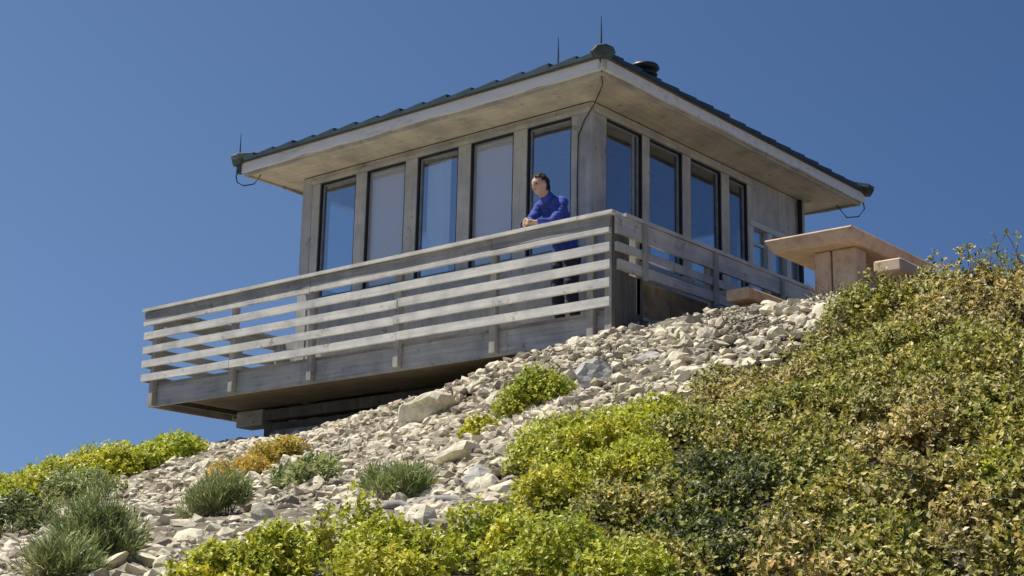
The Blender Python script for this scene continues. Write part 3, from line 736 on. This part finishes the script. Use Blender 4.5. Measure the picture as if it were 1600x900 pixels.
shrub(492, 755, 105, .30, 'grey', 'small grey green shrub between the orange plant and the boulders', leaf=.06, style='leafy')
shrub(612, 790, 120, .36, 'grey', 'feathery silver green shrub left of the driftwood log', leaf=.07, style='needle', dens=1.5)
shrub(834, 640, 84, .40, 'bright', 'lime green rounded mound alone among the stones below the deck', leaf=.028, dens=1.0, clumps=14, depth=.12, crs=1.35)
shrub(752, 680, 36, .12, 'yellow', 'small sparse yellow green plant left of the lime green mound', leaf=.04, dens=.8)
shrub(540, 868, 125, .42, 'yellow', 'yellow green shrub standing higher below the silver green feathery one', leaf=.032)
shrub(455, 905, 130, .32, 'yellow', 'low yellow green shrub left of the taller front one', leaf=.032)
shrub(350, 915, 130, .24, 'yellow', 'lowest yellow green shrub at the bottom edge left of centre', leaf=.032)
shrub(640, 905, 180, .34, 'yellow', 'yellow green mat along the bottom edge under the log', leaf=.030)
shrub(770, 872, 170, .30, 'yellow', 'bright yellow green mat at the bottom right of the log', leaf=.030)
shrub(905, 915, 220, .36, 'bright', 'lime green mat at the bottom edge before the dark hollow', leaf=.028)
shrub(870, 790, 150, .36, 'yellow', 'yellow green shrub directly right of the scree edge', leaf=.030)
shrub(945, 715, 210, .34, 'yellow', 'large yellow green shrub below the tilted slab', leaf=.032)
shrub(1030, 675, 110, .30, 'yellow', 'yellow olive shrub at the top of the green slope under the brown thicket', leaf=.034)
shrub(985, 752, 130, .28, 'yellow', 'yellow green patch bridging the large yellow shrub and the dark hollow', leaf=.030)
shrub(590, 895, 110, .26, 'yellow', 'low yellow green patch wedged at the bottom between two front shrubs', leaf=.030)
shrub(1045, 895, 110, .22, 'olive', 'low olive patch at the bottom edge right of the lime mat', leaf=.030)
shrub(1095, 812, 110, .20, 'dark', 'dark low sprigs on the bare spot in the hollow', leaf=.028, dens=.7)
shrub(1360, 868, 120, .24, 'olive', 'small olive patch filling the gap near the bottom right', leaf=.030)
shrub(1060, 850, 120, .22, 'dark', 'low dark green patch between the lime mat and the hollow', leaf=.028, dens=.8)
shrub(1000, 820, 170, .36, 'olive', 'olive green shrub between the lime mat and the dark hollow', leaf=.028)
shrub(1115, 790, 180, .36, 'dark', 'dark green shrub with painted shade in the hollow of the front slope', leaf=.028, dens=.8)  # shade of the hollow is put into the leaf colour here
shrub(1150, 880, 170, .30, 'dark', 'dark brownish shrub with painted shade at the bottom of the hollow', leaf=.028, dens=.7)
N = 60000; x = rng.uniform(-8, 13, N); y = rng.uniform(-10, 3, N); z = ground(x, y); P_ = np.stack([x, y, z], 1)
ux, uy, dd = project(P_); ok = ~inpoly(ux+rng.normal(0, 10, N), uy+rng.normal(0, 6, N), SCREE) & (ux > 560) & (ux < 2100) & (dd > 5.5) & (uy < 1150) & (uy > 420) & (y < -.6) & (ux > 800)
P_ = P_[ok][:15000]; n = len(P_)
m = 6; ax = unit(rng.normal(0, .45, (n, 3))+np.array([0, 0, 1.])); e1 = unit(np.cross(ax, rng.normal(size=(n, 3)))); e2 = np.cross(ax, e1)
ph = np.arange(m)[None]*2.4+rng.uniform(0, 6.28, (n, 1)); spd = rng.uniform(.5, 1.2, (n, m)); L = .028*rng.uniform(.7, 1.3, (n, m))
rdir = e1[:, None]*np.cos(ph)[..., None]+e2[:, None]*np.sin(ph)[..., None]
ld = unit(ax[:, None]*np.cos(spd)[..., None]+rdir*np.sin(spd)[..., None]); sd = unit(np.cross(ld, rdir+1e-3))
b0 = (P_+np.stack([0*x[:n], 0*x[:n], rng.uniform(.0, .17, n)], 1))[:, None]+0*ld
V = np.stack([b0, b0+ld*(L*.55)[..., None]+sd*(L*.3)[..., None], b0+ld*L[..., None], b0+ld*(L*.55)[..., None]-sd*(L*.3)[..., None]], 2).reshape(-1, 3)
o = npmesh('ground_cover', V, np.arange(len(V)).reshape(-1, 4), LM['olive'], loc=(4, -5, -3)); tag(o, 'low olive leaf cover between the shrubs on the slope', 'ground cover', kind='stuff')
# right-hand thicket, from the crest down
th = [
 (1165, 632, 150, .22, 'tan', 'tan and green low thicket at the upper left beside the scree'),
 (1110, 700, 170, .32, 'olive', 'olive thicket patch left of centre below the tan one'),
 (1295, 596, 150, .28, 'tan', 'tan thicket patch on the scree edge under the picnic table'),
 (1375, 512, 130, .40, 'olive', 'yellow olive shrub on the skyline in front of the right bench'),
 (1470, 500, 150, .46, 'tan', 'tan leaved skyline shrub just right of the table'),
 (1560, 500, 150, .62, 'tan', 'tallest tan shrub at the right end of the skyline'),
 (1390, 600, 190, .36, 'olive', 'olive thicket patch below the yellow olive skyline shrub'),
 (1530, 610, 200, .40, 'olive', 'olive brown thicket patch at the right edge below the tallest shrub'),
 (1250, 680, 190, .36, 'olive', 'olive brown thicket patch in the middle of the right slope'),
 (1420, 700, 200, .38, 'tan', 'tan olive thicket patch in the centre of the right slope'),
 (1580, 720, 180, .38, 'olive', 'green brown thicket patch at the right edge half way up'),
 (1290, 800, 210, .36, 'olive', 'mixed olive thicket patch right of the dark hollow'),
 (1460, 820, 210, .36, 'tan', 'pale tan flecked thicket patch near the bottom right'),
 (1610, 850, 200, .38, 'olive', 'green olive shrub in the bottom right corner'),
 (1250, 910, 200, .34, 'tan', 'pale leaved thicket patch on the bottom edge right of the hollow'),
 (1420, 935, 210, .34, 'olive', 'olive thicket patch on the bottom edge toward the right corner'),
]
for a in th: shrub(*a, leaf=.033, dens=.66, style='rosette', depth=a[2]/2*hit(a[0], a[1])[3]/FPX*2.1)
shrub(1560, 785, 45, .40, 'yellow', 'bright lime sprouts poking from the thicket at the right edge', leaf=.035, dens=.45, depth=.12)
shrub(1575, 480, 70, .62, 'grey', 'wispy grey sprigs rising above the right skyline', leaf=.035, dens=.22, style='leafy', clumps=12, depth=.3)
for i_, (a_, b_, k_) in enumerate([(1745, 560, 'tan'), (1720, 660, 'olive'), (1770, 790, 'tan'), (1790, 920, 'olive'), (1900, 600, 'olive'), (1910, 720, 'tan'), (1950, 860, 'olive'), (2070, 660, 'tan'), (2100, 800, 'olive'), (1860, 520, 'olive')]):
    shrub(a_, b_, 230, .40, k_, 'olive tan thicket shrub past the right edge of the view', leaf=.036, dens=.42, depth=.75, group='shrubs past the right edge')
# dead twigs in front of the table
x, y, z, d = hit(1305, 472); tw = thing('dead_bush', 'dark leafless twigs sticking up in front of the table pedestal', 'dead bush', (x, y, z)); mb = MB()
for i in range(46):
    b = Vector((x+random.uniform(-.25, .25), y+random.uniform(-.15, .15), z-.03)); e = b+Vector((random.uniform(-.22, .22), random.uniform(-.15, .15), random.uniform(.06, .26)))
    mb.tube([b, (b+e)/2+Vector((random.uniform(-.03, .03), 0, .02)), e], [.006, .005, .002], 4)
build('twigs', mb, STEM, tw)

# ------------------------------------------------------------------ person leaning on the rail
def capsule(a, ra, b, rb, n=12):
    """hull of two balls: a tapered, round-ended limb piece"""
    bm = bmesh.new()
    for p, r_ in ((a, ra), (b, rb)):
        bmesh.ops.create_icosphere(bm, subdivisions=2, radius=1, matrix=Matrix.Translation(Vector(p))@Matrix.Diagonal((r_, r_, r_, 1)))
    h = bmesh.ops.convex_hull(bm, input=bm.verts[:]); bmesh.ops.delete(bm, geom=[v for v in bm.verts if not v.link_faces], context='VERTS')
    inner = [v for v in h['geom_interior'] if isinstance(v, bmesh.types.BMVert) and v.is_valid]
    if inner: bmesh.ops.delete(bm, geom=inner, context='VERTS')
    bmesh.ops.recalc_face_normals(bm, faces=bm.faces)
    me = bpy.data.meshes.new('c'); bm.to_mesh(me); bm.free(); return me
def chain(pts): return [capsule(a[0], a[1], b[0], b[1]) for a, b in zip(pts, pts[1:])]
def voxel(meshes, size, smooth=4):
    bm = bmesh.new()
    for me in meshes: bm.from_mesh(me)
    me = bpy.data.meshes.new('u'); bm.to_mesh(me); bm.free(); o = bpy.data.objects.new('u', me); COL.objects.link(o)
    m_ = o.modifiers.new('r', 'REMESH'); m_.mode = 'VOXEL'; m_.voxel_size = size
    s_ = o.modifiers.new('sm', 'SMOOTH'); s_.iterations = smooth; s_.factor = .5
    dg = bpy.context.evaluated_depsgraph_get(); dg.update(); out = bpy.data.meshes.new_from_object(o.evaluated_get(dg))
    bpy.data.objects.remove(o); return out
def put(name, me, m, parent):
    off = wloc(parent); me.transform(Matrix.Translation(-off)); me.materials.clear(); me.materials.append(m)
    for p in me.polygons: p.use_smooth = True
    me.name = name; o = bpy.data.objects.new(name, me); COL.objects.link(o); o.parent = parent; return o
SKIN = flat('skin', (.60, .37, .26), .55, 0, .08); HAIR = flat('dark_hair', (.014, .010, .008), .85); BLUE = flat('blue_jacket', (.04, .07, .33), .9, 0, .3, 14)
JEAN = flat('dark_trousers', (.02, .025, .045), .8); SHOE = flat('dark_shoe', (.03, .03, .03), .6); LIP = flat('lip', (.34, .12, .10), .5)
px0 = -1.19
per = thing('person', 'person in blue jacket with dark hair leaning forearms on the deck railing', 'person', (px0, .6, ZD))
hipL, hipR = (px0+.10, .74, -.16), (px0-.10, .74, -.16)
head_c = Vector((px0-.03, .13, .575)); look = Vector((-.10, -.98, -.14)).normalized()
body0 = []
for sg in (-1, 1):                                       # trunk, two side by side columns make it wider than deep
    body0 += chain([((px0+sg*.055, .60, -.12), .098), ((px0+sg*.045, .53, .06), .088), ((px0+sg*.065, .43, .22), .092), ((px0+sg*.07, .34, .365), .085)])
    body0 += chain([((px0, .31, .405), .07), ((px0+sg*.155, .31, .385), .056)])
    body0 += chain([((px0+sg*.16, .31, .38), .056), ((px0+sg*.20, .20, .20), .043), ((px0+sg*.19, .07, .082), .037), ((px0+sg*.14, -.01, .072), .034), ((px0+sg*.06, -.085, .065), .025)])
    body0 += chain([((px0+sg*.08, .60, -.16), .10), ((px0+sg*.10, .57, -.58), .064), ((px0+sg*.12, .66, -.97), .04), ((px0+sg*.13, .53, -1.03), .03)])
body0 += chain([((px0, .32, .40), .07), ((px0-.01, .23, .465), .056), ((px0-.02, .17, .53), .052)])
# head: shaped from a sphere in its own axes, then turned to the look direction
bm = bmesh.new(); bmesh.ops.create_icosphere(bm, subdivisions=4, radius=1)
for v in bm.verts:
    x, y, z = v.co           # front = -y
    sx = .074*(1-.16*max(0, -z)**1.2*(1 if y < 0 else .3)); yy = y*.094; zz = z*.118
    xx = x*sx
    if y < 0 and z < -.2: xx *= 1-.28*(-z-.2); yy *= .95
    if y > 0 and z < -.3: yy *= 1-.5*(-z-.3)
    nose = math.exp(-((x/.14)**2+((z+.12)/.20)**2))*(1 if y < -.5 else 0); yy -= .024*nose*(1.2 if z < -.1 else .8)
    for sgn in (-1, 1):
        e = math.exp(-(((x-sgn*.40)/.2)**2+((z-.04)/.12)**2))*(1 if y < 0 else 0); yy += .012*e
    br = math.exp(-(((z-.24)/.1)**2))*(1 if y < -.6 else 0); yy -= .004*br
    ch = math.exp(-((x/.3)**2+((z+.82)/.16)**2))*(1 if y < 0 else 0); yy -= .010*ch
    lp = math.exp(-((x/.28)**2+((z+.47)/.09)**2))*(1 if y < -.4 else 0); yy -= .007*lp
    er = math.exp(-(((y-.05)/.22)**2+((z+.02)/.24)**2))*(1 if abs(x) > .9 else 0); xx += .016*er*(1 if x > 0 else -1)
    v.co = (xx, yy, zz)
hm_ = bpy.data.meshes.new('h'); bm.to_mesh(hm_); bm.free()
rot = look.to_track_quat('-Y', 'Z').to_matrix().to_4x4(); HM = Matrix.Translation(head_c)@rot@Matrix.Scale(1.1, 4)
hm_.transform(HM)
# hands clasped over the cap rail
hands = []
for sgn in (1, -1):
    w0 = Vector((px0+sgn*.055, -.09, .066))
    for dz in (-.022, 0, .022): hands += chain([(w0+Vector((0, 0, dz*.6)), .019), (w0+Vector((-sgn*.05, -.035, dz)), .016)])
    for k in range(4):
        o_ = Vector((-sgn*.050, -.036-.003*k, .030-.019*k+sgn*.006)); L = (.034, .038, .036, .029)[k]
        a = w0+o_; b = a+Vector((-sgn*L, -.014, -.002)); c = b+Vector((-sgn*L*.6, .016, -.006)); e = c+Vector((sgn*.002, .020, -.010))
        hands += chain([(a, .0095), (b, .009), (c, .008), (e, .007)])
    a = w0+Vector((-sgn*.015, -.01, .022)); b = a+Vector((-sgn*.03, -.02, .022)); c = b+Vector((-sgn*.026, -.012, .002))
    hands += chain([(a, .013), (b, .010), (c, .008)])
bodym = voxel(body0+[hm_]+hands, .006, 3)
def garment(src, keep, thick, folds):
    bm = bmesh.new(); bm.from_mesh(src); bm.normal_update()
    bmesh.ops.delete(bm, geom=[v for v in bm.verts if not keep(v.co)], context='VERTS')
    for v in bm.verts:
        c = v.co; k = thick+folds*2.4*(mnoise.noise(Vector((c.x*11, c.y*11, c.z*22)))+.6*mnoise.noise(Vector((c.x*26, c.y*24, c.z*40+5))))
        v.co = c+v.normal*k
    bm.normal_update(); me = bpy.data.meshes.new('g'); bm.to_mesh(me); bm.free(); return me
def in_jacket(c):
    if c.z < -.17+.02*math.sin(c.x*30): return False
    if c.y < .26 and c.z > .435+(.26-c.y)*.5: return False          # neck and head
    if c.y < -.05 and abs(c.x-px0) < .11: return False                                    # hands
    return (c-head_c).length > .15
jm = garment(bodym, in_jacket, .017, .003); tm = garment(bodym, lambda c: c.z < -.12 and c.z > -1.0, .018, .003)
put('body', bodym, SKIN, per)
jk = put('jacket', jm, BLUE, per)
cm = MB().tube([(px0-.005, .28, .425), (px0-.012, .235, .46), (px0-.018, .21, .48)], [.085, .078, .070], 18); build('collar', cm, BLUE, jk, smooth=True)
put('trousers', tm, JEAN, per)
for sx in (.13, -.145):
    put('shoe', voxel(chain([((px0+sx*.93, .68, -1.02), .042), ((px0+sx*.95, .58, -1.025), .043), ((px0+sx, .48, -1.035), .030)]), .01, 2), SHOE, per)
# hair: cap over the skull, tied back
bm = bmesh.new(); bmesh.ops.create_icosphere(bm, subdivisions=4, radius=1)
for v in bm.verts:
    x, y, z = v.co; k = 1.02+.07*math.sin(x*17+z*9)+.05*math.sin(y*26+x*5)+random.uniform(-.03, .05)
    v.co = (x*.083*k, y*.100*k+.010, z*.108*k+.020)
bmesh.ops.delete(bm, geom=[v for v in bm.verts if (v.co.y < -.045 and v.co.z < .075) or (v.co.y < .012 and v.co.z < .035) or v.co.z < -.07], context='VERTS')
hr = bpy.data.meshes.new('hr'); bm.to_mesh(hr); bm.free(); hr.transform(HM); h_ = put('hair', hr, HAIR, per); h_.modifiers.new('t', 'SOLIDIFY').thickness = .012
bn = voxel(chain([((0, .09, .02), .03), ((0, .115, .0), .034), ((0, .12, -.04), .026)]), .008, 2); bn.transform(HM); put('hair_bun', bn, HAIR, h_)
for sgn in (-1, 1):
    mb = MB(); c = HM@Vector((sgn*.030, -.078, .006)); mb.lathe((c.x, c.y, c.z-.010), [(.003, 0), (.010, .005), (.011, .010), (.009, .015), (.003, .02)], 10); build('eye', mb, HAIR, per, smooth=True)
mb = MB(); mb.tube([HM@Vector((-.022, -.088, -.055)), HM@Vector((0, -.094, -.055)), HM@Vector((.022, -.088, -.055))], .005, 8); build('lips', mb, LIP, per, smooth=True)
